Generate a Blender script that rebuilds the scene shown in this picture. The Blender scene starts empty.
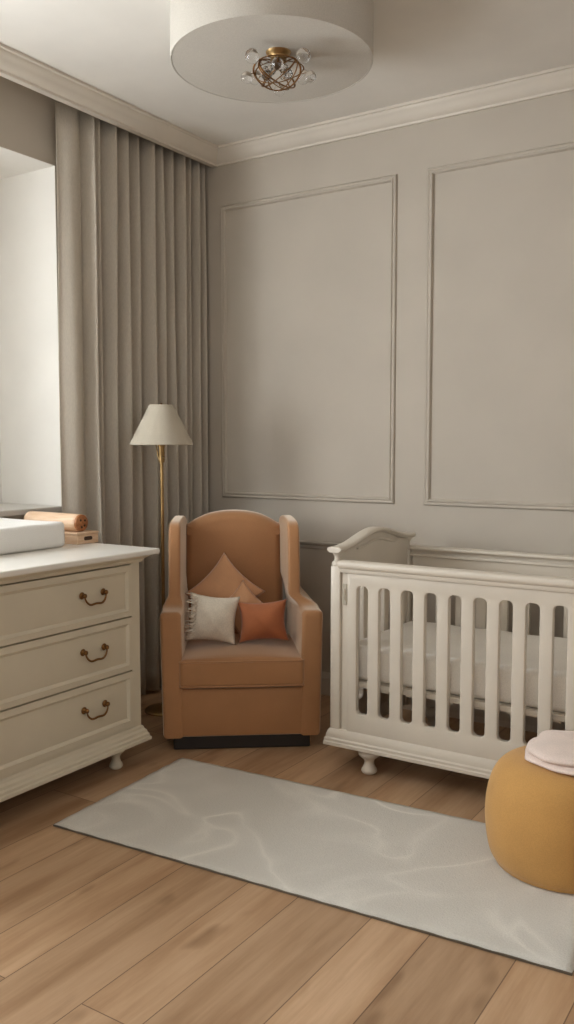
import bpy, bmesh, math, random
from mathutils import Vector, Matrix
random.seed(7)
S = bpy.context.scene
COL = S.collection
PI = math.pi
# ------------------------------------------------------------------ camera
F_PX = 875.0
YAW = math.atan(563 / 875); PIT = math.atan(67 / 875); CAM_H = 1.32
cam = bpy.data.cameras.new('camera'); camo = bpy.data.objects.new('camera', cam); COL.objects.link(camo)
cam.sensor_fit = 'VERTICAL'; cam.sensor_height = 36; cam.lens = F_PX / 1024 * 36; cam.clip_start = 0.02
f0 = Vector((-math.sin(YAW), math.cos(YAW), 0)); rt = Vector((math.cos(YAW), math.sin(YAW), 0)); zz = Vector((0, 0, 1))
fw = f0 * math.cos(PIT) - zz * math.sin(PIT); up = zz * math.cos(PIT) + f0 * math.sin(PIT)
M3 = Matrix((rt, up, -fw)).transposed()
camo.matrix_world = Matrix.Translation((0, 0, CAM_H)) @ M3.to_4x4()
S.camera = camo
# ------------------------------------------------------------------ world, light, exposure
S.view_settings.view_transform = 'Standard'; S.view_settings.look = 'None'
S.view_settings.gamma = 1; S.view_settings.exposure = -0.24; S.view_settings.use_curve_mapping = False
W = bpy.data.worlds.new('world'); S.world = W; W.use_nodes = True
bg = W.node_tree.nodes['Background']; bg.inputs[0].default_value = (0.97, 0.985, 1.0, 1)
SKY = 1.5
bg.inputs[1].default_value = SKY
WX = -3.18           # left wall plane
BY = 3.95            # back wall plane
CZ = 2.925           # ceiling
RX, FY = 1.5, -1.6   # right wall, wall behind the camera
N0, N1, NZ0, NZ1, ND = 0.30, 2.942, 1.0, 2.62, 0.45      # window niche on the left wall
NG = 1.72            # the bay is glazed from N0 to NG, solid panel added beyond to dim the seen reveal
V0, V1, VZ0, VZ1 = -1.35, -0.25, 0.35, 2.62          # unseen second window, added nearer the camera to light the room
def portal(name, y0, y1, z0, z1, x):
    l = bpy.data.lights.new(name, 'AREA'); l.shape = 'RECTANGLE'; l.size = y1 - y0; l.size_y = z1 - z0
    l.cycles.is_portal = True
    o = bpy.data.objects.new(name, l); COL.objects.link(o)
    o.matrix_world = Matrix(((0, 0, -1, x), (1, 0, 0, (y0 + y1) / 2), (0, 1, 0, (z0 + z1) / 2), (0, 0, 0, 1)))
    # local -Z must point to +x
    return o
def area_light(name, y0, y1, z0, z1, x, watts, spread, tilt=0.):
    l = bpy.data.lights.new(name, 'AREA'); l.shape = 'RECTANGLE'; l.size = y1 - y0; l.size_y = z1 - z0
    l.energy = watts; l.spread = math.radians(spread); l.color = (0.93, 0.975, 1.0)
    o = bpy.data.objects.new(name, l); COL.objects.link(o)
    o.matrix_world = Matrix(((0, 0, -1, x), (1, 0, 0, (y0 + y1) / 2), (0, 1, 0, (z0 + z1) / 2), (0, 0, 0, 1))) @ Matrix.Rotation(math.radians(tilt), 4, 'X')
    return o
area_light('bay_window_daylight', N0, NG, NZ0, NZ1, WX - ND - 0.08, 148, 180, 0)
area_light('rear_fill_light', V0, V1, VZ0, VZ1, WX - 0.28, 12, 180, 0)  # weak fill at the added left-hand window, out of view
U0, U1, UZ0, UZ1 = -1.3, .5, .9, 2.5     # unseen window added behind the camera for fill light
l = area_light('front_fill_light', U0, U1, UZ0, UZ1, 0, 10, 180, 0)  # added fill from behind the camera, lifts the curtain
l.matrix_world = Matrix(((-1, 0, 0, (U0 + U1) / 2), (0, 0, -1, FY - .28), (0, 1, 0, (UZ0 + UZ1) / 2), (0, 0, 0, 1)))
A0, A1, AZ0, AZ1 = .2, 1.5, 1.1, 2.5        # unseen window added in the right-hand wall for fill light
l = area_light('right_fill_light', A0, A1, AZ0, AZ1, 0, 9, 180, 0)  # added fill from the right, lifts the wall above the bay
l.matrix_world = Matrix(((0, 0, 1, RX + .28), (-1, 0, 0, (A0 + A1) / 2), (0, 1, 0, (AZ0 + AZ1) / 2), (0, 0, 0, 1)))
S.cycles.use_denoising = True
S.cycles.max_bounces = 10; S.cycles.diffuse_bounces = 6; S.cycles.sample_clamp_indirect = 8

# ------------------------------------------------------------------ materials
def lin(c):
    return tuple((v / 255 / 12.92) if v / 255 <= 0.04045 else ((v / 255 + 0.055) / 1.055) ** 2.4 for v in c)
class NT:
    def __init__(s, name, rough=0.6, **kw):
        s.m = bpy.data.materials.new(name); s.m.use_nodes = True; s.t = s.m.node_tree; s.n = s.t.nodes
        s.b = s.n['Principled BSDF']; s.b.inputs['Roughness'].default_value = rough
        for k, v in kw.items(): s.b.inputs[k.replace('_', ' ')].default_value = v
    def add(s, typ, **kw):
        n = s.n.new(typ)
        for k, v in kw.items(): setattr(n, k, v)
        return n
    def link(s, a, b): s.t.links.new(a, b)
    def coord(s, scale=(1, 1, 1)):
        tc = s.add('ShaderNodeTexCoord'); mp = s.add('ShaderNodeMapping'); mp.inputs['Scale'].default_value = scale
        s.link(tc.outputs['Object'], mp.inputs['Vector']); return mp.outputs['Vector']
    def noise(s, vec, sc, det=3, rough=.5):
        n = s.add('ShaderNodeTexNoise'); n.inputs['Scale'].default_value = sc; n.inputs['Detail'].default_value = det
        n.inputs['Roughness'].default_value = rough; s.link(vec, n.inputs['Vector']); return n.outputs['Fac']
    def ramp(s, fac, stops):
        r = s.add('ShaderNodeValToRGB'); e = r.color_ramp.elements
        e[0].position = stops[0][0]; e[0].color = (*stops[0][1], 1); e[1].position = stops[-1][0]; e[1].color = (*stops[-1][1], 1)
        for p, c in stops[1:-1]:
            k = e.new(p); k.color = (*c, 1)
        s.link(fac, r.inputs['Fac']); return r.outputs['Color']
    def math(s, op, a, b=None, c=None):
        n = s.add('ShaderNodeMath', operation=op)
        for i, v in enumerate((a, b, c)):
            if v is None: continue
            if isinstance(v, (int, float)): n.inputs[i].default_value = v
            else: s.link(v, n.inputs[i])
        return n.outputs[0]
    def mix(s, fac, a, b, mode='MIX'):
        n = s.add('ShaderNodeMix', data_type='RGBA', blend_type=mode)
        for k, v in ((0, fac), (6, a), (7, b)):
            if isinstance(v, (int, float)): n.inputs[k].default_value = v
            elif isinstance(v, tuple): n.inputs[k].default_value = (*v, 1)
            else: s.link(v, n.inputs[k])
        return n.outputs[2]
    def bump(s, h, st, dist=0.002):
        n = s.add('ShaderNodeBump'); n.inputs['Strength'].default_value = st; n.inputs['Distance'].default_value = dist
        s.link(h, n.inputs['Height']); s.link(n.outputs['Normal'], s.b.inputs['Normal'])
    def color(s, c):
        if isinstance(c, tuple): s.b.inputs['Base Color'].default_value = (*c, 1)
        else: s.link(c, s.b.inputs['Base Color'])
def paint(name, rgb, rough=.6, var=.04, sc=3., bump=.05):
    a = NT(name, rough); c = lin(rgb); v = a.coord()
    a.color(a.ramp(a.noise(v, sc, 4), [(.3, tuple(x * (1 - var) for x in c)), (.7, tuple(min(1, x * (1 + var)) for x in c))]))
    a.bump(a.noise(v, 180, 2), bump, .001); return a.m
def fabric(name, rgb, rough=.9, var=.07, sc=14., weave=420., bump=.25, sheen=.25, wscale=(1, 1, 1)):
    a = NT(name, rough); a.b.inputs['Sheen Weight'].default_value = sheen; a.b.inputs['Sheen Roughness'].default_value = .45
    c = lin(rgb); v = a.coord(wscale)
    base = a.ramp(a.noise(v, sc, 4), [(.3, tuple(x * (1 - var) for x in c)), (.7, tuple(min(1, x * (1 + var)) for x in c))])
    fine = a.ramp(a.noise(v, weave, 2), [(.3, (.86,) * 3), (.7, (1.,) * 3)])
    a.color(a.mix(1., base, fine, 'MULTIPLY')); a.bump(a.noise(v, weave, 2), bump, .0015); return a.m
def metal(name, rgb, rough=.3):
    a = NT(name, rough, Metallic=1.); c = lin(rgb); v = a.coord()
    a.color(a.ramp(a.noise(v, 40, 3), [(.3, tuple(x * .85 for x in c)), (.7, c)])); return a.m
M = {}
M['wall'] = paint('greige_wall_paint', (188, 179, 166), .75)
M['ceiling'] = paint('ceiling_paint', (226, 222, 215), .85)
M['crown'] = paint('crown_paint', (216, 208, 196), .6)
M['reveal'] = paint('window_reveal_paint', (226, 223, 217), .6)
M['cream'] = paint('cream_furniture_paint', (205, 195, 174), .42, .03, 6)
M['crib'] = paint('crib_paint', (207, 198, 184), .42, .03, 6)
M['dtop'] = paint('dresser_top_paint', (226, 222, 214), .32, .03, 6)
def curtain_mat():
    m = fabric('linen_curtain', (222, 213, 199), .9, .05, 5, 260, .3, .1, (1, 1, .25)); t = m.node_tree; b = t.nodes['Principled BSDF']
    tr = t.nodes.new('ShaderNodeBsdfTranslucent'); tr.inputs[0].default_value = (*lin((214, 206, 193)), 1); mx = t.nodes.new('ShaderNodeMixShader'); mx.inputs[0].default_value = .3
    t.links.new(b.outputs[0], mx.inputs[1]); t.links.new(tr.outputs[0], mx.inputs[2]); t.links.new(mx.outputs[0], t.nodes['Material Output'].inputs['Surface']); return m
M['curtain'] = curtain_mat()
M['chair'] = fabric('tan_velvet', (170, 120, 76), .65, .06, 7, 500, .12, 1.)
M['chair'].node_tree.nodes['Principled BSDF'].inputs['Sheen Tint'].default_value = (1, .90, .76, 1)
M['dark'] = paint('dark_swivel_base', (34, 28, 24), .5)
M['tan'] = fabric('tan_pillow_velvet', (206, 156, 116), .85, .06, 9, 500, .15, .4)
M['rust'] = fabric('rust_pillow_linen', (176, 106, 66), .85, .08, 10, 350, .3, .25)
M['ivory'] = fabric('ivory_knit', (226, 217, 201), .95, .05, 20, 160, .8, .2)
M['sheet'] = fabric('white_cotton_sheet', (244, 239, 231), .9, .02, 8, 300, .15, .1)
M['pad'] = fabric('changing_pad_cover', (240, 238, 234), .7, .015, 6, 300, .1, .05)
M['pouf'] = fabric('mustard_knit', (200, 152, 86), .9, .05, 8, 330, .5, .2)
M['blanket'] = fabric('blush_cotton', (232, 214, 204), .9, .05, 9, 280, .3, .2)
M['shade'] = fabric('linen_lampshade', (192, 183, 166), .9, .02, 20, 400, .15, .1)
M['brass'] = metal('aged_brass', (168, 138, 94), .38)
M['bronze'] = metal('antique_bronze', (134, 98, 62), .42)
M['drum'] = fabric('white_drum_fabric', (194, 188, 178), .9, .02, 6, 300, .05, .0)
M['frame'] = paint('white_window_frame', (238, 236, 232), .4)
M['sill'] = paint('sill_paint', (196, 192, 186), .4)
def wood_mat(name, c1, c2, ax=(14, 1, 1), rough=.45):
    a = NT(name, rough); v = a.coord(ax)
    n = a.noise(v, 5, 5, .6)
    a.color(a.ramp(n, [(.32, lin(c2)), (.62, lin(c1))])); a.bump(n, .15, .001); return a.m
M['beech'] = wood_mat('pale_beech', (222, 192, 162), (205, 168, 134), (2, 2, 22))
M['beech_dark'] = wood_mat('oiled_end_grain', (176, 116, 70), (140, 84, 46), (4, 14, 14))
M['hole'] = paint('painted_hole_shade', (62, 40, 24), .7)  # dark colour painted in place of the shade inside small holes
def glass():
    a = NT('clear_glass', .02); a.b.inputs['Transmission Weight'].default_value = 1.; a.b.inputs['IOR'].default_value = 1.45
    a.color((1., 1., 1.)); return a.m
M['glass'] = glass()
def pane():
    a = NT('window_pane_glass', .0); t = a.n.new('ShaderNodeBsdfTransparent'); g = a.n.new('ShaderNodeBsdfGlossy'); g.inputs['Roughness'].default_value = .0
    mx = a.n.new('ShaderNodeMixShader'); mx.inputs[0].default_value = .05
    a.link(t.outputs[0], mx.inputs[1]); a.link(g.outputs[0], mx.inputs[2]); a.link(mx.outputs[0], a.n['Material Output'].inputs['Surface']); return a.m
M['pane'] = pane()
def floor_mat():
    a = NT('oak_plank_floor', .36); tc = a.add('ShaderNodeTexCoord'); sp = a.add('ShaderNodeSeparateXYZ'); a.link(tc.outputs['Object'], sp.inputs[0])
    X, Y = sp.outputs[0], sp.outputs[1]
    P = .4045; s = a.math('DIVIDE', a.math('ADD', X, 1.48 + P * 10), P)
    k = a.math('FLOOR', s); fr = a.math('FRACT', s); side = a.math('GREATER_THAN', fr, .425)
    pid = a.math('ADD', a.math('MULTIPLY', k, 2.), side)
    wn = a.add('ShaderNodeTexWhiteNoise', noise_dimensions='1D'); a.link(pid, wn.inputs['W'])
    L = 2.3; q = a.math('DIVIDE', a.math('ADD', a.math('ADD', Y, 20.096 - .8), a.math('MULTIPLY', wn.outputs['Value'], 1.5)), L)
    row = a.math('FLOOR', q); fy = a.math('FRACT', q)
    w2 = a.add('ShaderNodeTexWhiteNoise', noise_dimensions='2D'); cb = a.add('ShaderNodeCombineXYZ'); a.link(pid, cb.inputs[0]); a.link(row, cb.inputs[1]); a.link(cb.outputs[0], w2.inputs['Vector'])
    # seams
    d1 = a.math('MULTIPLY', a.math('MINIMUM', fr, a.math('SUBTRACT', 1., fr)), P)
    d2 = a.math('MULTIPLY', a.math('ABSOLUTE', a.math('SUBTRACT', fr, .425)), P)
    d3 = a.math('MULTIPLY', a.math('MINIMUM', fy, a.math('SUBTRACT', 1., fy)), L)
    d = a.math('MINIMUM', a.math('MINIMUM', d1, d2), d3)
    seam = a.math('LESS_THAN', d, .0016)
    mp = a.add('ShaderNodeCombineXYZ'); a.link(a.math('MULTIPLY', X, 9.), mp.inputs[0]); a.link(a.math('ADD', Y, a.math('MULTIPLY', w2.outputs['Value'], 30.)), mp.inputs[1]); a.link(a.math('MULTIPLY', pid, 3.7), mp.inputs[2])
    g1 = a.noise(mp.outputs[0], 1.3, 6, .6)
    mp2 = a.add('ShaderNodeCombineXYZ'); a.link(a.math('MULTIPLY', X, 70.), mp2.inputs[0]); a.link(a.math('MULTIPLY', Y, 2.5), mp2.inputs[1]); a.link(pid, mp2.inputs[2])
    g2 = a.noise(mp2.outputs[0], 1.5, 4, .6)
    mp3 = a.add('ShaderNodeCombineXYZ'); a.link(a.math('MULTIPLY', X, 2.6), mp3.inputs[0]); a.link(a.math('ADD', Y, w2.outputs['Value']), mp3.inputs[1]); a.link(pid, mp3.inputs[2])
    knot = a.noise(mp3.outputs[0], 3.2, 2, .5)
    c = a.ramp(g1, [(.28, lin((158, 122, 90))), (.5, lin((186, 153, 120))), (.72, lin((202, 170, 138)))])
    c = a.mix(1., c, a.ramp(g2, [(.3, (.9, .88, .86)), (.65, (1., 1., 1.))]), 'MULTIPLY')
    c = a.mix(1., c, a.ramp(knot, [(.24, (.62, .56, .5)), (.36, (1., 1., 1.))]), 'MULTIPLY')
    c = a.mix(1., c, a.ramp(w2.outputs['Value'], [(0., (.86, .85, .84)), (1., (1.06, 1.05, 1.04))]), 'MULTIPLY')
    c = a.mix(a.math('MULTIPLY', seam, .75), c, lin((84, 58, 38)))
    a.color(c)
    hb = a.math('SUBTRACT', a.math('MULTIPLY', g2, .3), a.math('MULTIPLY', seam, 1.))
    a.bump(hb, .25, .001); return a.m
M['floor'] = floor_mat()
def rug_mat():
    a = NT('pale_grey_pile', .95); a.b.inputs['Sheen Weight'].default_value = .2
    v = a.coord(); n = a.add('ShaderNodeTexNoise'); n.inputs['Scale'].default_value = 2.4; n.inputs['Detail'].default_value = 1.5; n.inputs['Distortion'].default_value = 1.0
    a.link(v, n.inputs['Vector'])
    ridge = a.math('ABSOLUTE', a.math('SUBTRACT', n.outputs['Fac'], .5))
    c = a.ramp(ridge, [(0., lin((221, 217, 208))), (.02, lin((216, 212, 203))), (.08, lin((210, 206, 197))), (.3, lin((207, 203, 194)))])
    msk = a.math('MULTIPLY', a.math('SUBTRACT', 1., a.math('MINIMUM', 1., a.math('MULTIPLY', ridge, 32.))), a.math('MULTIPLY', a.math('MAXIMUM', 0., a.math('SUBTRACT', a.noise(v, 2.3, 2), .46)), 5.))
    c = a.mix(a.math('MULTIPLY', msk, .8), c, lin((240, 236, 226)))
    fine = a.ramp(a.noise(v, 260, 2), [(.3, (.88,) * 3), (.7, (1.,) * 3)])
    a.color(a.mix(1., c, fine, 'MULTIPLY')); a.bump(a.noise(v, 220, 3), .6, .004); return a.m
M['rug'] = rug_mat()

# ------------------------------------------------------------------ helpers
def link(o, parent=None):
    COL.objects.link(o)
    if parent is not None: o.parent = parent
    return o
def mesh_obj(name, bm, mat, parent=None, smooth=False):
    bmesh.ops.recalc_face_normals(bm, faces=bm.faces)
    me = bpy.data.meshes.new(name); bm.to_mesh(me); bm.free()
    if smooth:
        for p in me.polygons: p.use_smooth = True
    me.materials.append(M[mat]); o = bpy.data.objects.new(name, me); return link(o, parent)
def autosmooth(o, ang=35):
    me = o.data
    for p in me.polygons: p.use_smooth = True
    bm = bmesh.new(); bm.from_mesh(me)
    for e in bm.edges:
        if len(e.link_faces) == 2 and e.calc_face_angle(0) > math.radians(ang): e.smooth = False
    bm.to_mesh(me); bm.free(); return o
def tag(o, label, cat, group=None):
    o['label'] = label; o['category'] = cat
    if group: o['group'] = group
    return o
def thing(name, loc, label, cat, rz=0, group=None):
    o = bpy.data.objects.new(name, None); o.empty_display_size = .1; COL.objects.link(o); o.location = loc; o.rotation_euler = (0, 0, rz)
    return tag(o, label, cat, group)
def struct(o): o['kind'] = 'structure'; return o
def box(bm, x0, x1, y0, y1, z0, z1, bev=0., seg=2, M4=None):
    t = bmesh.new(); bmesh.ops.create_cube(t, size=1)
    for v in t.verts: v.co = Vector(((x0 + x1) / 2 + v.co.x * (x1 - x0), (y0 + y1) / 2 + v.co.y * (y1 - y0), (z0 + z1) / 2 + v.co.z * (z1 - z0)))
    if bev: bmesh.ops.bevel(t, geom=list(t.edges), offset=bev, segments=seg, profile=.5, affect='EDGES')
    if M4: bmesh.ops.transform(t, matrix=M4, verts=t.verts)
    me = bpy.data.meshes.new('tmp'); t.to_mesh(me); t.free(); bm.from_mesh(me); bpy.data.meshes.remove(me)
def lathe(bm, prof, seg=32, cx=0, cy=0, caps=True):
    rings = []
    for r, z in prof:
        rings.append([bm.verts.new((cx + r * math.cos(2 * PI * i / seg), cy + r * math.sin(2 * PI * i / seg), z)) for i in range(seg)])
    for a, b in zip(rings, rings[1:]):
        for i in range(seg): bm.faces.new((a[i], a[(i + 1) % seg], b[(i + 1) % seg], b[i]))
    if caps: bm.faces.new(rings[0]); bm.faces.new(rings[-1])
def tube(bm, pts, r, seg=10, closed=False, rad=None):
    pts = [Vector(p) for p in pts]; n = len(pts); rings = []; prev = None
    for i, p in enumerate(pts):
        a = pts[(i - 1) % n] if (closed or i > 0) else p; b = pts[(i + 1) % n] if (closed or i < n - 1) else p
        d = (b - a).normalized()
        if prev is None:
            ref = Vector((0, 0, 1)) if abs(d.z) < .9 else Vector((1, 0, 0)); u = d.cross(ref).normalized()
        else: u = (prev - d * prev.dot(d)).normalized()
        prev = u; w = d.cross(u); rr = rad[i] if rad else r
        rings.append([bm.verts.new(p + (u * math.cos(2 * PI * k / seg) + w * math.sin(2 * PI * k / seg)) * rr) for k in range(seg)])
    rng = range(n) if closed else range(n - 1)
    for i in rng:
        a, b = rings[i], rings[(i + 1) % n]
        for k in range(seg): bm.faces.new((a[k], a[(k + 1) % seg], b[(k + 1) % seg], b[k]))
    if not closed: bm.faces.new(rings[0]); bm.faces.new(rings[-1])
def sweep(bm, path, prof, nrm, closed=False):
    """mitred sweep: path = points in a plane with normal nrm; prof = (outward-left offset, height along nrm)."""
    path = [Vector(p) for p in path]; nrm = Vector(nrm).normalized(); n = len(path); rings = []
    for i, p in enumerate(path):
        dirs = []
        if closed or i > 0: dirs.append((p - path[(i - 1) % n]).normalized())
        if closed or i < n - 1: dirs.append((path[(i + 1) % n] - p).normalized())
        ns = [nrm.cross(d) for d in dirs]
        m = ns[0] if len(ns) == 1 else (ns[0] + ns[1]) / (1 + ns[0].dot(ns[1]))
        rings.append([bm.verts.new(p + m * a + nrm * b) for a, b in prof])
    k = len(prof)
    for i in (range(n) if closed else range(n - 1)):
        a, b = rings[i], rings[(i + 1) % n]
        for j in range(k): bm.faces.new((a[j], a[(j + 1) % k], b[(j + 1) % k], b[j]))
    if not closed: bm.faces.new(rings[0]); bm.faces.new(rings[-1])
def slab(name, loops, thick, bev, mat, parent, basis, seg=3):
    """outline (first loop) with holes, extruded +-thick/2, rounded by bev; basis maps (a,b,depth)->world via 4x4."""
    cu = bpy.data.curves.new('tmp', 'CURVE'); cu.dimensions = '2D'; cu.fill_mode = 'BOTH'
    cu.extrude = max(thick / 2 - bev, 0); cu.bevel_depth = bev; cu.bevel_resolution = seg; cu.offset = -bev
    for lp in loops:
        sp = cu.splines.new('POLY'); sp.points.add(len(lp) - 1); sp.use_cyclic_u = True
        for p, q in zip(sp.points, lp): p.co = (q[0], q[1], 0, 1)
    o = bpy.data.objects.new('tmp', cu); COL.objects.link(o)
    dg = bpy.context.evaluated_depsgraph_get(); me = bpy.data.meshes.new_from_object(o.evaluated_get(dg))
    bpy.data.objects.remove(o); bpy.data.curves.remove(cu)
    bm = bmesh.new(); bm.from_mesh(me); bpy.data.meshes.remove(me)
    bmesh.ops.remove_doubles(bm, verts=bm.verts, dist=1e-5)
    bmesh.ops.transform(bm, matrix=basis, verts=bm.verts)
    ob = mesh_obj(name, bm, mat, parent); ob.data.materials.clear(); ob.data.materials.append(M[mat])
    return autosmooth(ob, 40)
def arc_round(x0, x1, z0, z1, r, n=6):
    pts = []
    for cx, cz, a0 in ((x1 - r, z1 - r, 0), (x0 + r, z1 - r, 90), (x0 + r, z0 + r, 180), (x1 - r, z0 + r, 270)):
        for i in range(n + 1):
            a = math.radians(a0 + 90 * i / n); pts.append((cx + r * math.cos(a), cz + r * math.sin(a)))
    return pts
def smooth_poly(pts, n=4, closed=True):
    """Catmull-Rom through pts."""
    out = []; m = len(pts)
    for i in range(m if closed else m - 1):
        g = lambda j: Vector(pts[j % m]) if closed else Vector(pts[min(max(j, 0), m - 1)])
        p0, p1, p2, p3 = g(i - 1), g(i), g(i + 1), g(i + 2)
        for k in range(n):
            t = k / n; out.append(tuple(.5 * ((2 * p1) + (p2 - p0) * t + (2 * p0 - 5 * p1 + 4 * p2 - p3) * t * t + (-p0 + 3 * p1 - 3 * p2 + p3) * t ** 3)))
    if not closed: out.append(tuple(pts[-1]))
    return out

# ------------------------------------------------------------------ room shell
bm = bmesh.new(); box(bm, WX - .7, RX + .3, FY - .3, BY + .1, -.08, 0); struct(mesh_obj('floor', bm, 'floor'))
bm = bmesh.new(); box(bm, WX - .7, RX + .3, FY - .3, BY + .1, CZ, CZ + .1); struct(mesh_obj('ceiling', bm, 'ceiling'))
bm = bmesh.new(); box(bm, WX - .25, RX + .1, BY, BY + .1, 0, CZ); struct(mesh_obj('wall_back', bm, 'wall'))
bm = bmesh.new()
for y0, y1, z0, z1 in ((FY, A0, 0, CZ), (A0, A1, 0, AZ0), (A0, A1, AZ1, CZ), (A1, BY, 0, CZ)): box(bm, RX, RX + .25, y0, y1, z0, z1)
struct(mesh_obj('wall_right', bm, 'wall'))
bm = bmesh.new()
for x0, x1, z0, z1 in ((WX - .25, U0, 0, CZ), (U0, U1, 0, UZ0), (U0, U1, UZ1, CZ), (U1, RX + .1, 0, CZ)): box(bm, x0, x1, FY - .25, FY, z0, z1)
struct(mesh_obj('wall_front', bm, 'wall'))
bm = bmesh.new()   # left wall with two openings
T = .25
for y0, y1, z0, z1 in ((FY, V0, 0, CZ), (V0, V1, 0, VZ0), (V0, V1, VZ1, CZ), (V1, N0, 0, CZ), (N0, N1, 0, NZ0), (N0, N1, NZ1, CZ), (N1, BY, 0, CZ)):
    box(bm, WX - T, WX, y0, y1, z0, z1)
struct(mesh_obj('wall_left', bm, 'wall'))
# deep window bay lining (reveals), open to the outside
bm = bmesh.new(); a = WX - ND; t = .03
box(bm, a, WX - .002, N1 - .001, N1 + t, NZ0 - t, NZ1 + t); box(bm, a, WX - .002, N0 - t, N0 + .001, NZ0 - t, NZ1 + t)
box(bm, a, WX - .002, N0, N1, NZ1 - .001, NZ1 + t); box(bm, a, WX - .002, N0, N1, NZ0 - t, NZ0 + .001)
box(bm, a, a + .02, NG, N1, NZ0, NZ1)  # solid panel added to cut the window light on the far reveal
struct(mesh_obj('trim_1', bm, 'reveal'))
def window(name, y0, y1, z0, z1, x, cols):
    bm = bmesh.new(); w = .05
    box(bm, x - .05, x, y0, y0 + w, z0, z1, .004); box(bm, x - .05, x, y1 - w, y1, z0, z1, .004)
    box(bm, x - .05, x, y0, y1, z0, z0 + w, .004); box(bm, x - .05, x, y0, y1, z1 - w, z1, .004)
    for i in range(1, cols):
        yy = y0 + (y1 - y0) * i / cols; box(bm, x - .05, x, yy - .03, yy + .03, z0, z1, .004)
    o = struct(mesh_obj(name, bm, 'frame'))
    bm = bmesh.new(); box(bm, x - .03, x - .022, y0 + .02, y1 - .02, z0 + .02, z1 - .02); mesh_obj('window_glass', bm, 'pane', o)
    return o
window('window_1', N0, NG, NZ0, NZ1, WX - ND, 2)
window('added_window_2', V0, V1, VZ0, VZ1, WX - .15, 2)  # added window, out of view, in front of the rear fill
wf = window('added_window_3', 0, U1 - U0, UZ0, UZ1, 0, 2)  # added window, out of view, in front of the fill behind the camera
wr = window('added_window_4', 0, A1 - A0, AZ0, AZ1, 0, 2); wr.matrix_world = Matrix.Translation((RX + .15, A1, 0)) @ Matrix.Rotation(PI, 4, 'Z')  # added window, out of view, in front of the right-hand fill
for o_ in (wf,): o_.matrix_world = Matrix.Translation((U1, FY - .15, 0)) @ Matrix.Rotation(PI / 2, 4, 'Z')
# sill board of the bay
bm = bmesh.new(); box(bm, WX - ND, WX + .035, N0 - .04, N1 - .015, NZ0 + .001, NZ0 + .03, .006); struct(mesh_obj('trim_2', bm, 'sill'))
# crown moulding (back, right) and the pelmet crown over the curtain
def crown_prof(s, p=.08, z0=2.845):
    q = [(0, 0), (.012, 0), (.014, .010), (.022, .014), (.034, .022), (.046, .036), (.056, .050), (.066, .056), (.070, .066), (p, .068), (p, .0795), (0, .0795)]
    return [(s * a, b) for a, b in q]
Z0 = 2.845
PX = -3.01
bm = bmesh.new(); sweep(bm, [(RX, BY, Z0), (PX - .01, BY, Z0)], crown_prof(1), (0, 0, 1)); struct(autosmooth(mesh_obj('trim_3', bm, 'crown'), 50))
bm = bmesh.new(); sweep(bm, [(PX, BY, Z0), (PX, FY, Z0)], crown_prof(1), (0, 0, 1))
box(bm, PX - .02, PX + .001, FY, BY, Z0, CZ - .001); struct(autosmooth(mesh_obj('trim_4', bm, 'crown'), 50))
bm = bmesh.new(); sweep(bm, [(RX, FY, Z0), (RX, BY, Z0)], crown_prof(1), (0, 0, 1)); struct(autosmooth(mesh_obj('trim_5', bm, 'crown'), 50))
# panel mouldings on the back wall
def panel(name, x0, x1, z0, z1):
    prof = [(0, 0), (0, .006), (.004, .011), (.009, .013), (.013, .009), (.017, .009), (.021, .015), (.027, .015), (.030, .010), (.032, 0)]
    bm = bmesh.new()
    sweep(bm, [(x0, BY, z0), (x1, BY, z0), (x1, BY, z1), (x0, BY, z1)], prof, (0, -1, 0), closed=True)
    struct(autosmooth(mesh_obj(name, bm, 'wall'), 50))
panel('trim_6', -2.972, -1.905, 1.027, 2.628)
panel('trim_7', -1.745, -.68, 1.027, 2.628)
panel('trim_8', -.52, .545, 1.027, 2.628)
# chair rail and baseboards
bm = bmesh.new(); sweep(bm, [(RX, BY, .775), (WX, BY, .775)], [(0, 0), (.008, 0), (.012, .008), (.012, .016), (.022, .022), (.028, .030), (.028, .036), (0, .036)], (0, 0, 1)); struct(autosmooth(mesh_obj('trim_9', bm, 'wall'), 50))
bp = [(0, 0), (.018, 0), (.018, .09), (.012, .105), (.008, .12), (0, .12)]
bm = bmesh.new(); sweep(bm, [(RX, BY, 0), (WX, BY, 0)], bp, (0, 0, 1)); struct(mesh_obj('baseboard_back', bm, 'crown'))
bm = bmesh.new(); sweep(bm, [(WX, BY, 0), (WX, FY, 0)], bp, (0, 0, 1)); struct(mesh_obj('baseboard_left', bm, 'crown'))
bm = bmesh.new(); sweep(bm, [(RX, FY, 0), (RX, BY, 0)], bp, (0, 0, 1)); struct(mesh_obj('baseboard_right', bm, 'crown'))

# ------------------------------------------------------------------ rug
rt_ = thing('rug', (-2.274, 2.039, 0), 'long pale grey low-pile rug lying on the oak floor', 'rug', math.atan2(.1, 1.733))
bm = bmesh.new(); L_, W_ = 1.745, .745
nx, ny = 70, 30
for i in range(nx + 1):
    for j in range(ny + 1):
        x = L_ * i / nx; y = W_ * j / ny
        e = min(x, L_ - x, y, W_ - y); z = .012 - .004 * max(0, 1 - e / .012) + .0012 * math.sin(x * 7 + y * 5) * min(1, e / .05)
        bm.verts.new((x + .0015 * math.sin(j * 1.7), y + .0015 * math.sin(i * 1.3), z))
bm.verts.ensure_lookup_table(); I = lambda i, j: bm.verts[i * (ny + 1) + j]
for i in range(nx):
    for j in range(ny): bm.faces.new((I(i, j), I(i + 1, j), I(i + 1, j + 1), I(i, j + 1)))
ex = bmesh.ops.extrude_face_region(bm, geom=list(bm.faces))
for v in [g for g in ex['geom'] if isinstance(g, bmesh.types.BMVert)]: v.co.z = .0008
mesh_obj('pile', bm, 'rug', rt_, True)
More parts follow.
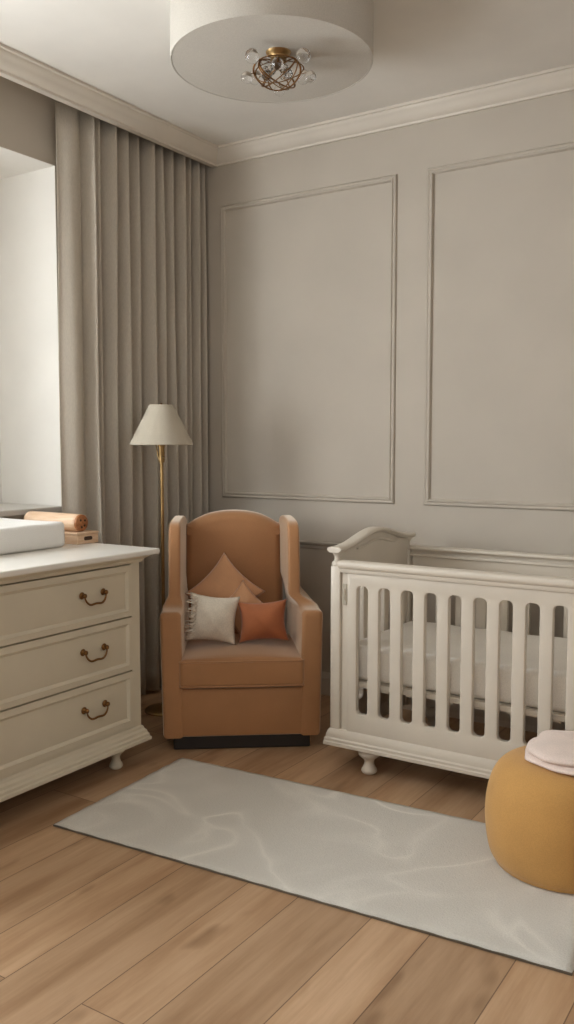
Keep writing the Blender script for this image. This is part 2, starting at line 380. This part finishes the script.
bm = bmesh.new(); M['binding'] = fabric('grey_rug_binding', (122, 112, 98), .9, .05, 20, 300, .4, .1)
tube(bm, [(0, 0, .004), (L_, 0, .004), (L_, W_, .004), (0, W_, .004)], .0036, 8, True)
b_ = mesh_obj('bound_edge', bm, 'binding', rt_, True); b_['label'] = 'darker bound edge of the rug'

# ------------------------------------------------------------------ dresser
D = thing('dresser', (-2.43, 2.66, 0), 'cream painted three-drawer dresser with bronze bail pulls under the window', 'dresser')
# local frame: origin = front right bottom corner, -x to the wall, -y to the camera
DL, DW = 1.32, .60
bm = bmesh.new()
box(bm, -DW, 0, -DL, -DL + .05, .165, .87, .003); box(bm, -DW, 0, -.05, 0, .165, .87, .003)      # end posts / sides
box(bm, -DW, -DW + .015, -DL + .04, -.04, .165, .87)                                              # back board
for z0, z1 in ((.842, .87), (.165, .178)): box(bm, -DW + .01, 0, -DL + .045, -.045, z0, z1, .002)
for z in (.6275, .4055): box(bm, -DW + .01, -.022, -DL + .045, -.045, z - .008, z + .008, .001)
box(bm, -DW + .05, -.06, -.001, .006, .25, .78, .004)                                              # side panel field
mesh_obj('carcass', bm, 'cream', D)
bm = bmesh.new()
box(bm, -DW - .0, .045, -DL - .07, .08, .872, .895, .007, 3)
mesh_obj('top', bm, 'dtop', D)
bm = bmesh.new()   # cornice below the top and base moulding: stepped, going round three sides
P3 = [(-DW, -DL, 0), (0, -DL, 0), (0, 0, 0), (-DW, 0, 0)]
sweep(bm, [(x, y, .845) for x, y, _ in P3], [(0, 0), (-.006, 0), (-.010, .006), (-.012, .012), (-.022, .018), (-.030, .022), (-.034, .027), (0, .027)], (0, 0, 1))
autosmooth(mesh_obj('cornice', bm, 'cream', D), 30)
bm = bmesh.new()
box(bm, -DW, 0, -DL, 0, .10, .166)
sweep(bm, [(x, y, .10) for x, y, _ in P3], [(0, 0), (-.030, 0), (-.030, .012), (-.024, .016), (-.024, .026), (-.018, .032), (-.016, .042), (-.008, .050), (-.006, .058), (0, .064)], (0, 0, 1))
autosmooth(mesh_obj('base_moulding', bm, 'cream', D), 30)
def bun_foot(prof, name, loc, mat, parent):
    bm = bmesh.new(); lathe(bm, prof, 28); o = autosmooth(mesh_obj(name, bm, mat, parent), 60); o.location = loc; return o
FP = [(.026, .102), (.030, .096), (.036, .090), (.039, .082), (.037, .074), (.029, .066), (.020, .058), (.0165, .048), (.018, .036), (.022, .026), (.027, .018), (.028, .010), (.024, .003), (.020, 0)]
for x, y in ((-.05, -.10), (-DW + .06, -.10), (-.05, -DL + .1), (-DW + .06, -DL + .1)):
    bun_foot(FP, 'foot', (x, y, 0), 'cream', D)
for z0, z1 in ((.631, .838), (.409, .624), (.180, .402)):
    y0, y1 = -DL + .052, -.052
    bm = bmesh.new()
    box(bm, -.30, .001, y0, y1, z0, z1, .002)
    # raised picture-frame moulding round the drawer front
    sweep(bm, [(.001, y0, z0), (.001, y1, z0), (.001, y1, z1), (.001, y0, z1)], [(0, 0), (0, .006), (.018, .007), (.022, .009), (.026, .007), (.030, .003), (.034, 0)], (1, 0, 0), closed=True)
    dr = autosmooth(mesh_obj('drawer', bm, 'cream', D), 30)
    for yc in (-.267, -DL + .267):
        zc = (z0 + z1) / 2 + .004
        h = bpy.data.objects.new('handle', None)
        bm = bmesh.new()
        for s in (-1, 1):
            pr = [(.0005, .001), (.013, .001), (.014, .003), (.011, .005), (.008, .006), (.0065, .012), (.009, .016), (.0095, .020), (.006, .024), (.0005, .0245)]
            t_ = bmesh.new(); lathe(t_, pr, 20); bmesh.ops.transform(t_, matrix=Matrix.Translation((.001, yc + s * .056, zc + .012)) @ Matrix.Rotation(PI / 2, 4, 'Y'), verts=t_.verts)
            me = bpy.data.meshes.new('t'); t_.to_mesh(me); t_.free(); bm.from_mesh(me); bpy.data.meshes.remove(me)
        pts = smooth_poly([(.018, yc - .056, zc + .012), (.020, yc - .054, zc - .002), (.022, yc - .044, zc - .017), (.023, yc - .028, zc - .025), (.023, yc, zc - .023), (.023, yc + .028, zc - .025), (.022, yc + .044, zc - .017), (.020, yc + .054, zc - .002), (.018, yc + .056, zc + .012)], 4, False)
        n = len(pts); tube(bm, pts, .003, 10, rad=[.0028 + .0016 * math.sin(PI * i / (n - 1)) for i in range(n)])
        hh = autosmooth(mesh_obj('bail_pull', bm, 'bronze', dr), 60); hh['label'] = 'antique bronze bail pull with round rosettes'

# ------------------------------------------------------------------ curtain
bm = bmesh.new(); cx = PX - .088
ys = []; nseg = 420; Y0, Y1 = 2.902, 3.938; nz = 24
folds = [0, .145, .19, .25, .335, .43, .515, .60, .69, .775, .84, .895, .95, 1.0]
def fold_x(t, zt):
    # zt 0 bottom .. 1 top
    for k in range(len(folds) - 1):
        if folds[k] <= t <= folds[k + 1]:
            u = (t - folds[k]) / (folds[k + 1] - folds[k]); amp = (.072 + .014 * math.sin(k * 2.3)) * (1 if k else .55)
            return amp * (.5 - .5 * math.cos(2 * PI * min(1, max(0, (u - .04) * 1.06)))) ** .75 - .03 + .006 * math.sin(k * 1.7 + zt * 3) + .003 * math.sin(9 * zt + 40 * t)
    return 0
grid = []
for j in range(nz + 1):
    zt = j / nz; z = .015 + (2.885 - .015) * zt; row = []
    for i in range(nseg + 1):
        t = i / nseg; y = Y0 + (Y1 - Y0) * t + .008 * math.sin(3.1 * zt + 11 * t) * math.sin(PI * t)
        y += (-.012 * math.exp(-((zt - .45) / .3) ** 2)) * (1 - t) ** 3
        row.append(bm.verts.new((cx + fold_x(t, zt), y, z)))
    grid.append(row)
for j in range(nz):
    for i in range(nseg): bm.faces.new((grid[j][i], grid[j][i + 1], grid[j + 1][i + 1], grid[j + 1][i]))
cu = mesh_obj('curtain', bm, 'curtain', None, True)
md = cu.modifiers.new('thick', 'SOLIDIFY'); md.thickness = .003; md.offset = -1
tag(cu, 'full-length greige linen curtain in vertical folds beside the window, hanging to the floor', 'curtain')

# ------------------------------------------------------------------ floor lamp
LX, LY = -2.825, 3.262
Lp = thing('floor_lamp', (LX, LY, 0), 'slim brass floor lamp with cream cone shade behind the armchair', 'lamp')
bm = bmesh.new(); lathe(bm, [(.001, .0), (.095, .0), (.098, .006), (.092, .014), (.05, .020), (.02, .026), (.014, .04), (.001, .041)], 40); autosmooth(mesh_obj('base', bm, 'brass', Lp), 50)
bm = bmesh.new(); tube(bm, [(0, 0, .03), (0, 0, 1.25)], .0085, 16); autosmooth(mesh_obj('pole', bm, 'brass', Lp), 50)
bm = bmesh.new(); lathe(bm, [(.001, 1.235), (.013, 1.235), (.015, 1.25), (.015, 1.305), (.019, 1.318), (.019, 1.34), (.010, 1.345), (.010, 1.38), (.001, 1.381)], 24)
tube(bm, [(-.012, 0, 1.33), (-.03, -.008, 1.325), (-.012, -.004, 1.24)], .0035, 8)
autosmooth(mesh_obj('socket', bm, 'brass', Lp), 50)
bm = bmesh.new(); tube(bm, [(.012, -.008, 1.262), (.03, -.02, 1.262)], .004, 10); tube(bm, [(.03, -.02, 1.268), (.03, -.02, 1.248)], .006, 10); mesh_obj('switch', bm, 'brass', Lp, True)
bm = bmesh.new()   # pleated-free cone shade with thickness
lathe(bm, [(.151, 1.320), (.153, 1.322), (.152, 1.328), (.060, 1.508), (.059, 1.514), (.056, 1.514), (.0565, 1.508), (.148, 1.326), (.151, 1.320)], 56, caps=False)
sh = autosmooth(mesh_obj('lamp_shade', bm, 'shade', Lp), 60)
bm = bmesh.new()
for k in range(3):
    a = 2 * PI * k / 3 + .4; tube(bm, [(0, 0, 1.500), (.0575 * math.cos(a), .0575 * math.sin(a), 1.500)], .002, 8)
tube(bm, [(0, 0, 1.38), (0, 0, 1.512)], .003, 8)
lathe(bm, [(.001, 1.507), (.007, 1.507), (.008, 1.513), (.006, 1.521), (.001, 1.524)], 16)
mesh_obj('finial', bm, 'bronze', Lp, True)

# ------------------------------------------------------------------ armchair
ang = math.atan2(.589, .808) + math.radians(1.0)
CW = .675
CH = thing('armchair', (-2.442 + .808 * CW / 2, 2.815 + .589 * CW / 2, 0), 'tan velvet wingback nursery armchair on a dark swivel base in the corner', 'armchair', ang)
def bas(u0=0, shear=0):   # maps (v, z, depth) -> local (x=depth, y=v, z)
    return Matrix(((0, 0, 1, u0), (1, 0, 0, 0), (0, 1, 0, 0), (0, 0, 0, 1)))
# side with arm and wing: outline in (v,z)
out = [(.0, .058), (.0, .58)] + [(.006, .597), (.022, .606), (.08, .606), (.125, .611), (.150, .628), (.163, .67), (.170, .75), (.178, .83), (.188, .90), (.204, .945), (.235, .968), (.30, .978), (.46, .982), (.57, .975), (.64, .955), (.665, .90), (.655, .70), (.648, .40), (.64, .058)]
for s in (-1, 1):
    lp = [out[0], out[1]] + smooth_poly(out[1:-1], 4, False)[1:] + [out[-1]]
    o = slab('winged_arm', [lp], .092, .020, 'chair', CH, bas(0), 5)
    for v in o.data.vertices:
        x, y, z = v.co
        taper = 1 - .04 * min(1, max(0, y / .6))
        q = min(1, max(0, (z - .598) / .06)); q = q * q * (3 - 2 * q)
        w = 1.0 - .40 * q                                                # wings thinner than arms
        flare = .012 * min(1, z / .6) - .034 * q
        inner = s * (CW / 2 - .043 + flare) * taper
        v.co.x = inner + x * w - .028 * q
bm = bmesh.new(); box(bm, -CW / 2 + .07, CW / 2 - .07, .004, .60, .060, .272, .012, 3); autosmooth(mesh_obj('front_panel', bm, 'chair', CH), 50)
def rounded_cushion(name, x0, x1, y0, y1, z0, z1, r, crown, mat, parent, nx=24, ny=24):
    bm = bmesh.new(); bmesh.ops.create_cube(bm, size=1)
    for v in bm.verts: v.co = Vector(((x0 + x1) / 2 + v.co.x * (x1 - x0), (y0 + y1) / 2 + v.co.y * (y1 - y0), (z0 + z1) / 2 + v.co.z * (z1 - z0)))
    bmesh.ops.bevel(bm, geom=list(bm.edges), offset=r, segments=5, profile=.5, affect='EDGES')
    bmesh.ops.triangulate(bm, faces=[f for f in bm.faces if f.calc_area() > .5 * (x1 - x0) * (z1 - z0)], quad_method='BEAUTY') if False else None
    for ax, n, a0, a1 in (((1, 0, 0), 9, x0, x1), ((0, 1, 0), 9, y0, y1)):
        for i in range(1, n):
            p = a0 + (a1 - a0) * i / n
            bmesh.ops.bisect_plane(bm, geom=list(bm.verts) + list(bm.edges) + list(bm.faces), plane_co=(p * ax[0], p * ax[1], p * ax[2]), plane_no=ax)
    for v in bm.verts:
        a = (v.co.x - x0) / (x1 - x0) * 2 - 1; b = (v.co.y - y0) / (y1 - y0) * 2 - 1; k = (v.co.z - z0) / (z1 - z0)
        v.co.z += crown * k * (1 - a * a) * (1 - b * b) ** .5 if abs(b) < 1 else 0
    return mesh_obj(name, bm, mat, parent, True)
rounded_cushion('seat_cushion', -.271, .271, -.012, .50, .277, .400, .022, .022, 'chair', CH)
bm = bmesh.new()
for z in (.392, .284):
    pts = [(x, y - .0) for x, y in arc_round(-.270, .270, -.012, .40, .02)]
    tube(bm, [(x, y + .0015, z) for x, y in pts], .0035, 8, True)
mesh_obj('piping', bm, 'chair', CH, True)
# back cushion: arched outline in (u,z), leaning back
HWB = .243
ou = [(-HWB, .36), (HWB, .36), (HWB + .004, .60), (HWB, .90)] + [(HWB - .02, .935)] + [(HWB * .6, .975), (HWB * .3, .992), (0, .997), (-HWB * .3, .992), (-HWB * .6, .975)] + [(-HWB + .02, .935), (-HWB, .90), (-HWB - .004, .60)]
lp = ou[:3] + smooth_poly(ou[2:], 4, False)[1:]
o = slab('back_cushion', [lp], .14, .045, 'chair', CH, Matrix(((1, 0, 0, 0), (0, 0, 1, 0), (0, 1, 0, 0), (0, 0, 0, 1))), 6)
for v in o.data.vertices:
    front = v.co.y < 0
    lean = (v.co.z - .38) * .17
    v.co.y += .545 + lean; v.co.x -= .026
bm = bmesh.new(); box(bm, -.27, .22, .62, .665, .06, .93, .015, 3); autosmooth(mesh_obj('back_panel', bm, 'chair', CH), 50)
bm = bmesh.new(); box(bm, -.298, .298, .02, .58, .0, .062, .006); mesh_obj('plinth', bm, 'dark', CH)['label'] = 'dark recessed plinth'
for c in CH.children:      # the seat narrows slightly towards its back
    for v in c.data.vertices: v.co.x = v.co.x * (1 - .04 * v.co.y)

# ------------------------------------------------------------------ pillows
def pillow(name, w, h, t, mat, label, pinch=.10, nn=26, puff=.95):
    bm = bmesh.new(); g = {}
    for sd in (1, -1):
        for i in range(nn + 1):
            for j in range(nn + 1):
                a = i / nn * 2 - 1; b = j / nn * 2 - 1
                if sd == -1 and (i in (0, nn) or j in (0, nn)): g[sd, i, j] = g[1, i, j]; continue
                x = a * w / 2 * (1 - pinch * (1 - b * b)); y = b * h / 2 * (1 - pinch * (1 - a * a))
                z = sd * t / 2 * (max(0, (1 - a ** 2)) * max(0, (1 - b ** 2))) ** (puff / 1.3)
                z += .0035 * math.sin(7 * a + 5 * b + w * 50) * (1 - a * a) * (1 - b * b)
                g[sd, i, j] = bm.verts.new((x, z, y))
    for sd in (1, -1):
        for i in range(nn):
            for j in range(nn):
                q = [g[sd, i, j], g[sd, i + 1, j], g[sd, i + 1, j + 1], g[sd, i, j + 1]]
                try: bm.faces.new(q)
                except ValueError: pass
    o = mesh_obj(name, bm, mat, None, True); tag(o, label, 'pillow', 'throw pillows on the armchair'); return o
CHM = Matrix.Translation(CH.location) @ Matrix.Rotation(ang, 4, 'Z')
def place(o, u, v, z, tilt=0., roll=0., yaw=0.):
    # u across chair (0 centre), v depth, z centre height; tilt leans the top back, roll turns in the plane
    o.matrix_world = CHM @ Matrix.Translation((u, v, z)) @ Matrix.Rotation(yaw, 4, 'Z') @ Matrix.Rotation(-tilt, 4, 'X') @ Matrix.Rotation(roll, 4, 'Y')
R_ = math.radians
p1 = pillow('throw_pillow', .27, .27, .10, 'tan', 'large plain tan pillow with its corner pointing up, rearmost on the armchair', .14); place(p1, -.070, .365, .630, R_(14), R_(44))
p2 = pillow('throw_pillow', .195, .195, .075, 'tan', 'small tan pillow showing one pointed corner behind the rust pillow', .14); place(p2, .012, .302, .560, R_(12), R_(46))
p3 = pillow('throw_pillow', .228, .22, .14, 'ivory', 'ivory knitted pillow with fringed left edge at the left of the armchair seat', .13); place(p3, -.126, .200, .540, R_(14), R_(7), R_(4))
p4 = pillow('throw_pillow', .23, .190, .14, 'rust', 'rust orange pillow at the right of the armchair seat', .15); place(p4, .100, .205, .524, R_(14), R_(-3), R_(-4))
bm = bmesh.new()
for k in range(30):
    z = -.095 + .19 * k / 29; L = .026 + .018 * random.random(); dz = random.uniform(-.014, .010); x0 = -.082 + .006 * math.sin(k * 2.1)
    tube(bm, [(x0, -.038, z), (x0 - L * .5, -.034 - .008 * random.random(), z + dz * .5), (x0 - L, -.026 - .006 * random.random(), z + dz)], .0022, 6)
mesh_obj('fringe', bm, 'ivory', p3, True)

# ------------------------------------------------------------------ crib
CR = thing('crib', (-1.748, 3.04, 0), 'cream painted slatted baby crib with arched end panel standing along the back wall', 'crib')
CL, CD = 1.356, .700
def slots(x0, n, pitch, w, z0, z1): return [arc_round(x0 + i * pitch, x0 + i * pitch + w, z0, z1, .019) for i in range(n)]
XZ = lambda y: Matrix(((1, 0, 0, 0), (0, 0, 1, y), (0, 1, 0, 0), (0, 0, 0, 1)))
YZ = lambda x: Matrix(((0, 0, 1, x), (1, 0, 0, 0), (0, 1, 0, 0), (0, 0, 0, 1)))
sl = slots(.119, 12, .0971, .0505, .243, .762)
slab('front_gate', [[(.078, .166), (CL - .078, .166), (CL - .078, .815), (.078, .815)]] + sl, .026, .003, 'crib', CR, XZ(.014), 2)
bm = bmesh.new()
railp = [(0, 0), (-.006, 0), (-.010, .008), (-.010, .016), (-.016, .020), (-.020, .028), (-.020, .040), (-.014, .046), (0, .048), (.026, .048), (.026, 0)]
sweep(bm, [(.045, .0, .812), (CL - .045, .0, .812)], railp, (0, 0, 1)); autosmooth(mesh_obj('front_rail', bm, 'crib', CR), 50)
slab('back_gate', [[(.055, .166), (CL - .055, .166), (CL - .055, .815), (.055, .815)]] + slots(.119, 12, .0971, .0505, .243, .762), .026, .003, 'crib', CR, XZ(CD - .014), 2)
bm = bmesh.new(); sweep(bm, [(CL - .045, CD, .807), (.045, CD, .807)], railp, (0, 0, 1)); box(bm, .045, CL - .045, CD - .050, CD + .002, .838, .8545, .006, 3); box(bm, .045, CL - .045, CD - .038, CD - .026, .806, .820, .004, 2)
autosmooth(mesh_obj('back_rail', bm, 'crib', CR), 50)
# recessed strip with hinge plates beside each front post
for a, b in ((.045, .078), (CL - .078, CL - .045)):
    bm = bmesh.new(); box(bm, a, b, .012, .028, .166, .812, .002); mesh_obj('gate_channel', bm, 'crib', CR)
M['plate'] = paint('grey_hinge_plate', (176, 168, 152), .4)
for a in (.0615, CL - .0615):
    bm = bmesh.new(); box(bm, a - .010, a + .010, .007, .013, .68, .765, .002); box(bm, a - .004, a + .004, .003, .008, .70, .745, .002); mesh_obj('catch_plate', bm, 'plate', CR)
# posts with turned necks
for x in (.022, CL - .022):
    for y in (.022, CD - .022):
        bm = bmesh.new(); box(bm, x - .022, x + .022, y - .022, y + .022, .10, .835, .006)
        lathe(bm, [(.001, .833), (.021, .833), (.024, .842), (.021, .850), (.014, .856), (.013, .872), (.018, .880), (.022, .888), (.022, .900), (.001, .901)], 24, x, y)
        autosmooth(mesh_obj('post', bm, 'crib', CR), 45)
# end panels: camel-back outline with slots
def crest(y0, y1, za, zb, n=28):
    pts = []
    for i in range(n + 1):
        t = i / n; s = .5 - .5 * math.cos(2 * PI * t); s = s ** 1.25
        pts.append((y0 + (y1 - y0) * t, za + (zb - za) * s))
    return pts
for x in (.022, CL - .022):
    top = crest(.03, CD - .03, .893, .946)
    lp = [(.03, .17), (CD - .03, .17)] + list(reversed(top))
    slab('end_panel', [lp] + slots(.083, 6, .0971, .0505, .243, .762), .022, .003, 'crib', CR, YZ(x), 2)
    bm = bmesh.new()   # broad crest rail following the curve
    c = crest(-.010, CD + .008, .898, .951, 40)
    rg = []
    prof = [(-.030, .0), (-.032, .005), (-.029, .010), (-.022, .014), (.022, .014), (.029, .010), (.032, .005), (.030, .0), (.020, -.008), (-.020, -.008)]
    for y, z in c: rg.append([bm.verts.new((x + p, y, z + q)) for p, q in prof])
    for a, b in zip(rg, rg[1:]):
        for j in range(len(prof)): bm.faces.new((a[j], a[(j + 1) % len(prof)], b[(j + 1) % len(prof)], b[j]))
    bm.faces.new(rg[0]); bm.faces.new(rg[-1])
    autosmooth(mesh_obj('crest_rail', bm, 'crib', CR), 50)
    bm = bmesh.new(); c2 = crest(.16, CD - .16, .900, .922, 20)
    sgn = 1 if x < 1 else -1
    tube(bm, [(x + sgn * .012, y, z - .008) for y, z in c2], .006, 8); mesh_obj('applied_moulding', bm, 'crib', CR, True)
# base moulding around
bm = bmesh.new()
prof = [(.0, 0), (-.020, 0), (-.020, .012), (-.017, .017), (-.017, .026), (-.012, .032), (-.011, .042), (-.009, .048), (-.006, .058), (0, .066)]
sweep(bm, [(0, 0, .102), (CL, 0, .102), (CL, CD, .102), (0, CD, .102)], prof, (0, 0, 1), closed=True)
sweep(bm, [(0, 0, .102), (CL, 0, .102), (CL, CD, .102), (0, CD, .102)], [(0, 0), (0, .066), (.03, .066), (.03, 0)], (0, 0, 1), closed=True)
autosmooth(mesh_obj('base_moulding', bm, 'crib', CR), 30)
for x, y in ((.164, .035), (CL - .164, .035), (.164, CD - .035), (CL - .164, CD - .035)):
    bun_foot([(a * 1.15, b * 1.02) for a, b in FP], 'foot', (x, y, 0), 'crib', CR)
bm = bmesh.new(); box(bm, .035, CL - .035, .036, CD - .036, .342, .366, .004)
for i in range(10): box(bm, .05 + i * .135, .11 + i * .135, .04, CD - .04, .336, .343)
mesh_obj('mattress_support', bm, 'crib', CR)
def mattress():
    bm = bmesh.new(); box(bm, .050, CL - .050, .050, CD - .050, .368, .512, .024, 5)
    for i in range(1, 40):
        p = .05 + (CL - .1) * i / 40; bmesh.ops.bisect_plane(bm, geom=list(bm.verts) + list(bm.edges) + list(bm.faces), plane_co=(p, 0, 0), plane_no=(1, 0, 0))
    for v in bm.verts:
        if v.co.z > .5: v.co.z += .0025 * math.sin(v.co.x * 23) * math.sin(v.co.y * 17)
        if v.co.y < .06: v.co.y += .002 * math.sin(v.co.x * 60)
    o = mesh_obj('crib_mattress', bm, 'sheet', None, True); o.location = CR.location
    tag(o, 'white crib mattress in a fitted sheet lying inside the crib', 'mattress')
mattress()

# ------------------------------------------------------------------ pouf with folded blanket
PXc, PYc = -.710, 2.708
PF = thing('pouf', (PXc, PYc, .0145), 'round mustard yellow knitted pouf standing on the right end of the rug', 'pouf')
bm = bmesh.new()
pr = [(.001, .0), (.19, .0), (.213, .010), (.228, .035), (.238, .085), (.242, .14), (.241, .18), (.236, .215), (.228, .25), (.215, .280), (.196, .304), (.166, .322), (.125, .330), (.07, .334), (.001, .335)]
pr = [tuple(p) for p in smooth_poly([Vector((*p, 0)) for p in pr], 3, False)]
lathe(bm, [(max(p[0], .001), p[1]) for p in pr], 72); autosmooth(mesh_obj('body', bm, 'pouf', PF), 60)
bm = bmesh.new()
for k in (0,):
    n = 72; tube(bm, [(.2135 * math.cos(2 * PI * i / n), .2135 * math.sin(2 * PI * i / n), .277) for i in range(n)], .0014, 6, True)
mesh_obj('seam', bm, 'pouf', PF, True)
def folded_blanket():
    B = thing('folded_blanket', (PXc + .058, PYc + .012, .3565), 'blush white cotton blanket folded in layers on top of the mustard pouf', 'blanket')
    for k, (rx, ry, z0, th, dx, dy) in enumerate(((.185, .150, .010, .014, .0, -.004), (.182, .150, .028, .019, .006, .006))):
        bm = bmesh.new(); n = 56; rings = []
        prof = [(.0, 0), (.5, 0), (.86, 0), (.965, .12), (1., .5), (.97, .86), (.88, 1.), (.6, 1.08), (.3, 1.12), (.0, 1.12)]
        for q, h in prof:
            row = []
            for i in range(n):
                a = 2 * PI * i / n; m = 1 + .035 * math.sin(3 * a + k) + .02 * math.sin(7 * a + 2 * k)
                ca, sa = math.cos(a), math.sin(a); e = .75
                x = math.copysign(abs(ca) ** e, ca) * rx * m * max(q, .002); y = math.copysign(abs(sa) ** e, sa) * ry * m * max(q, .002)
                droop = -.010 * max(0, q - .72) / .28 * (1 + .6 * math.sin(2 * a + k))
                row.append(bm.verts.new((x + dx, y + dy, z0 + th * (h - .5) + droop + .003 * math.sin(5 * a + k) * q)))
            rings.append(row)
        for a_, b_ in zip(rings, rings[1:]):
            for i in range(n): bm.faces.new((a_[i], a_[(i + 1) % n], b_[(i + 1) % n], b_[i]))
        bm.faces.new(rings[0]); bm.faces.new(rings[-1])
        mesh_obj('fold', bm, 'blanket', B, True)
folded_blanket()

# ------------------------------------------------------------------ things on the dresser
TZ = .8955
def pad():
    bm = bmesh.new(); x0, x1, y0, y1 = -3.155, -2.735, 1.86, 2.555
    box(bm, x0, x1, y0, y1, 0, .108, .022, 5)
    for i in range(1, 16):
        p = y0 + (y1 - y0) * i / 16; bmesh.ops.bisect_plane(bm, geom=list(bm.verts) + list(bm.edges) + list(bm.faces), plane_co=(0, p, 0), plane_no=(0, 1, 0))
    for i in range(1, 12):
        p = x0 + (x1 - x0) * i / 12; bmesh.ops.bisect_plane(bm, geom=list(bm.verts) + list(bm.edges) + list(bm.faces), plane_co=(p, 0, 0), plane_no=(1, 0, 0))
    xc = (x0 + x1) / 2
    for v in bm.verts:
        if v.co.z > .06:
            t = abs(v.co.x - xc) / ((x1 - x0) / 2); v.co.z -= .018 * max(0, 1 - t * t) * min(1, (y1 - v.co.y) / .08)
            v.co.z += .001 * math.sin(v.co.y * 30)
    for v in bm.verts: v.co -= Vector((xc, 2.2, 0))
    o = mesh_obj('changing_pad', bm, 'pad', None, True); o.location = (xc, 2.2, TZ); tag(o, 'white padded changing mat on top of the dresser', 'changing pad')
pad()
WB = thing('wooden_box', (-2.858, 2.70, TZ), 'small pale wooden box with a dark finger hole at the far end of the dresser', 'box')
bm = bmesh.new(); box(bm, -.10, .098, -.062, .062, 0, .040, .003); mesh_obj('body', bm, 'beech', WB)
bm = bmesh.new(); box(bm, -.102, .100, -.064, .064, .041, .050, .003); mesh_obj('lid', bm, 'beech', WB)
bm = bmesh.new()
slab('finger_hole_shade', [arc_round(-.024, .024, .015, .031, .0078)], .003, .0008, 'hole', WB, YZ(.0985), 1)  # solid dark plate painted as the shaded opening
RLx = thing('wooden_roller', (-2.79, 2.685, TZ + .0505 + .0385), 'peach wooden cylinder with darker brown end resting on the wooden box', 'roller')
bm = bmesh.new(); t_ = [(.001, 0), (.034, 0), (.0375, .004), (.0385, .02), (.0385, .30), (.0375, .316), (.034, .32), (.001, .32)]
lathe(bm, t_, 40); bmesh.ops.transform(bm, matrix=Matrix.Rotation(-PI / 2, 4, 'Y'), verts=bm.verts); autosmooth(mesh_obj('barrel', bm, 'beech', RLx), 60)
bm = bmesh.new(); lathe(bm, [(.001, -.012), (.033, -.012), (.0365, -.008), (.0365, .0), (.001, .0)], 40)
bmesh.ops.transform(bm, matrix=Matrix.Rotation(-PI / 2, 4, 'Y'), verts=bm.verts); o = autosmooth(mesh_obj('end_cap', bm, 'beech_dark', RLx), 50); o['label'] = 'darker brown end cap'
for dy, dz in ((.012, -.012), (-.010, .012), (.015, .010), (-.004, -.018)):
    bm = bmesh.new(); lathe(bm, [(.001, -.0135), (.005, -.0135), (.005, -.0115), (.001, -.0115)], 14); bmesh.ops.transform(bm, matrix=Matrix.Translation((0, dy, dz)) @ Matrix.Rotation(-PI / 2, 4, 'Y'), verts=bm.verts)
    mesh_obj('peg_hole_shade', bm, 'hole', RLx)  # small dark discs painted as shaded holes in the cap

# ------------------------------------------------------------------ ceiling lamp
DX, DY, DR, DZ = -1.845, 2.765, .370, 2.712
CLm = thing('ceiling_lamp', (DX, DY, CZ), 'large round white drum ceiling lamp with a gold wire and glass cluster beneath', 'ceiling lamp')
bm = bmesh.new(); z0 = DZ - CZ
lathe(bm, [(DR, 0), (DR, z0 + .003), (DR - .001, z0 + .001), (DR - .005, z0 + .001), (DR - .006, z0 + .01), (DR - .006, 0)], 96, caps=False); autosmooth(mesh_obj('drum_shade', bm, 'drum', CLm), 50)
bm = bmesh.new(); lathe(bm, [(.001, z0 + .002), (DR - .0065, z0 + .002), (DR - .0065, z0 + .012), (.001, z0 + .012)], 96); autosmooth(mesh_obj('diffuser_disc', bm, 'drum', CLm), 50)
gx, gy = .070, -.062
bm = bmesh.new(); lathe(bm, [(.001, z0 + .008), (.044, z0 + .008), (.046, z0 + .002), (.040, z0 - .006), (.030, z0 - .012), (.028, z0 - .024), (.030, z0 - .028), (.001, z0 - .029)], 32, gx, gy); autosmooth(mesh_obj('canopy', bm, 'brass', CLm), 50)
cc = Vector((gx, gy, z0 - .066)); RB = .088
bm = bmesh.new(); rs = random.Random(3)
tube(bm, [(gx, gy, z0 + .0), (gx, gy, z0 - .05)], .006, 10)
for k in range(7):
    ax = Vector((rs.uniform(-1, 1), rs.uniform(-1, 1), rs.uniform(-.6, .6))).normalized(); u = ax.orthogonal().normalized(); w = ax.cross(u); n = 40; off = rs.uniform(-.35, .35) * RB; rr = math.sqrt(RB * RB - off * off)
    tube(bm, [cc + ax * off + (u * math.cos(2 * PI * i / n) + w * math.sin(2 * PI * i / n)) * rr * (1 + .05 * math.sin(3 * 2 * PI * i / n)) for i in range(n)], .0024 if k > 1 else .0036, 8, True)
arms = []
for k in range(8):
    a = 2 * PI * k / 8 + .55; d = Vector((math.cos(a), math.sin(a), -.15 + .3 * (k % 2))).normalized(); e = cc + d * (.115 + .012 * (k % 2)); arms.append(e)
    tube(bm, [cc + d * RB * .9, cc + d * RB * 1.15 + Vector((0, 0, .012)), e - d * .018], .0018, 8)
for v in bm.verts: v.co.z = cc.z + (v.co.z - cc.z) * .58
o = mesh_obj('wire_ball', bm, 'bronze', CLm, True); o['label'] = 'aged gold wire ball'
for k, e in enumerate(arms):
    bm = bmesh.new(); bmesh.ops.create_uvsphere(bm, u_segments=20, v_segments=12, radius=.021 + .004 * (k % 2)); bmesh.ops.translate(bm, verts=bm.verts, vec=e); mesh_obj('glass_globe', bm, 'glass', CLm, True)
bm = bmesh.new()
for k in range(14):
    d = Vector((rs.gauss(0, 1), rs.gauss(0, 1), rs.gauss(0, 1))).normalized() * rs.uniform(.03, .050); d.z *= .5; t_ = bmesh.new(); bmesh.ops.create_icosphere(t_, subdivisions=2, radius=rs.uniform(.012, .018)); bmesh.ops.translate(t_, verts=t_.verts, vec=cc + d)
    me = bpy.data.meshes.new('t'); t_.to_mesh(me); t_.free(); bm.from_mesh(me); bpy.data.meshes.remove(me)
mesh_obj('crystal_beads', bm, 'glass', CLm, False)['kind'] = 'stuff'
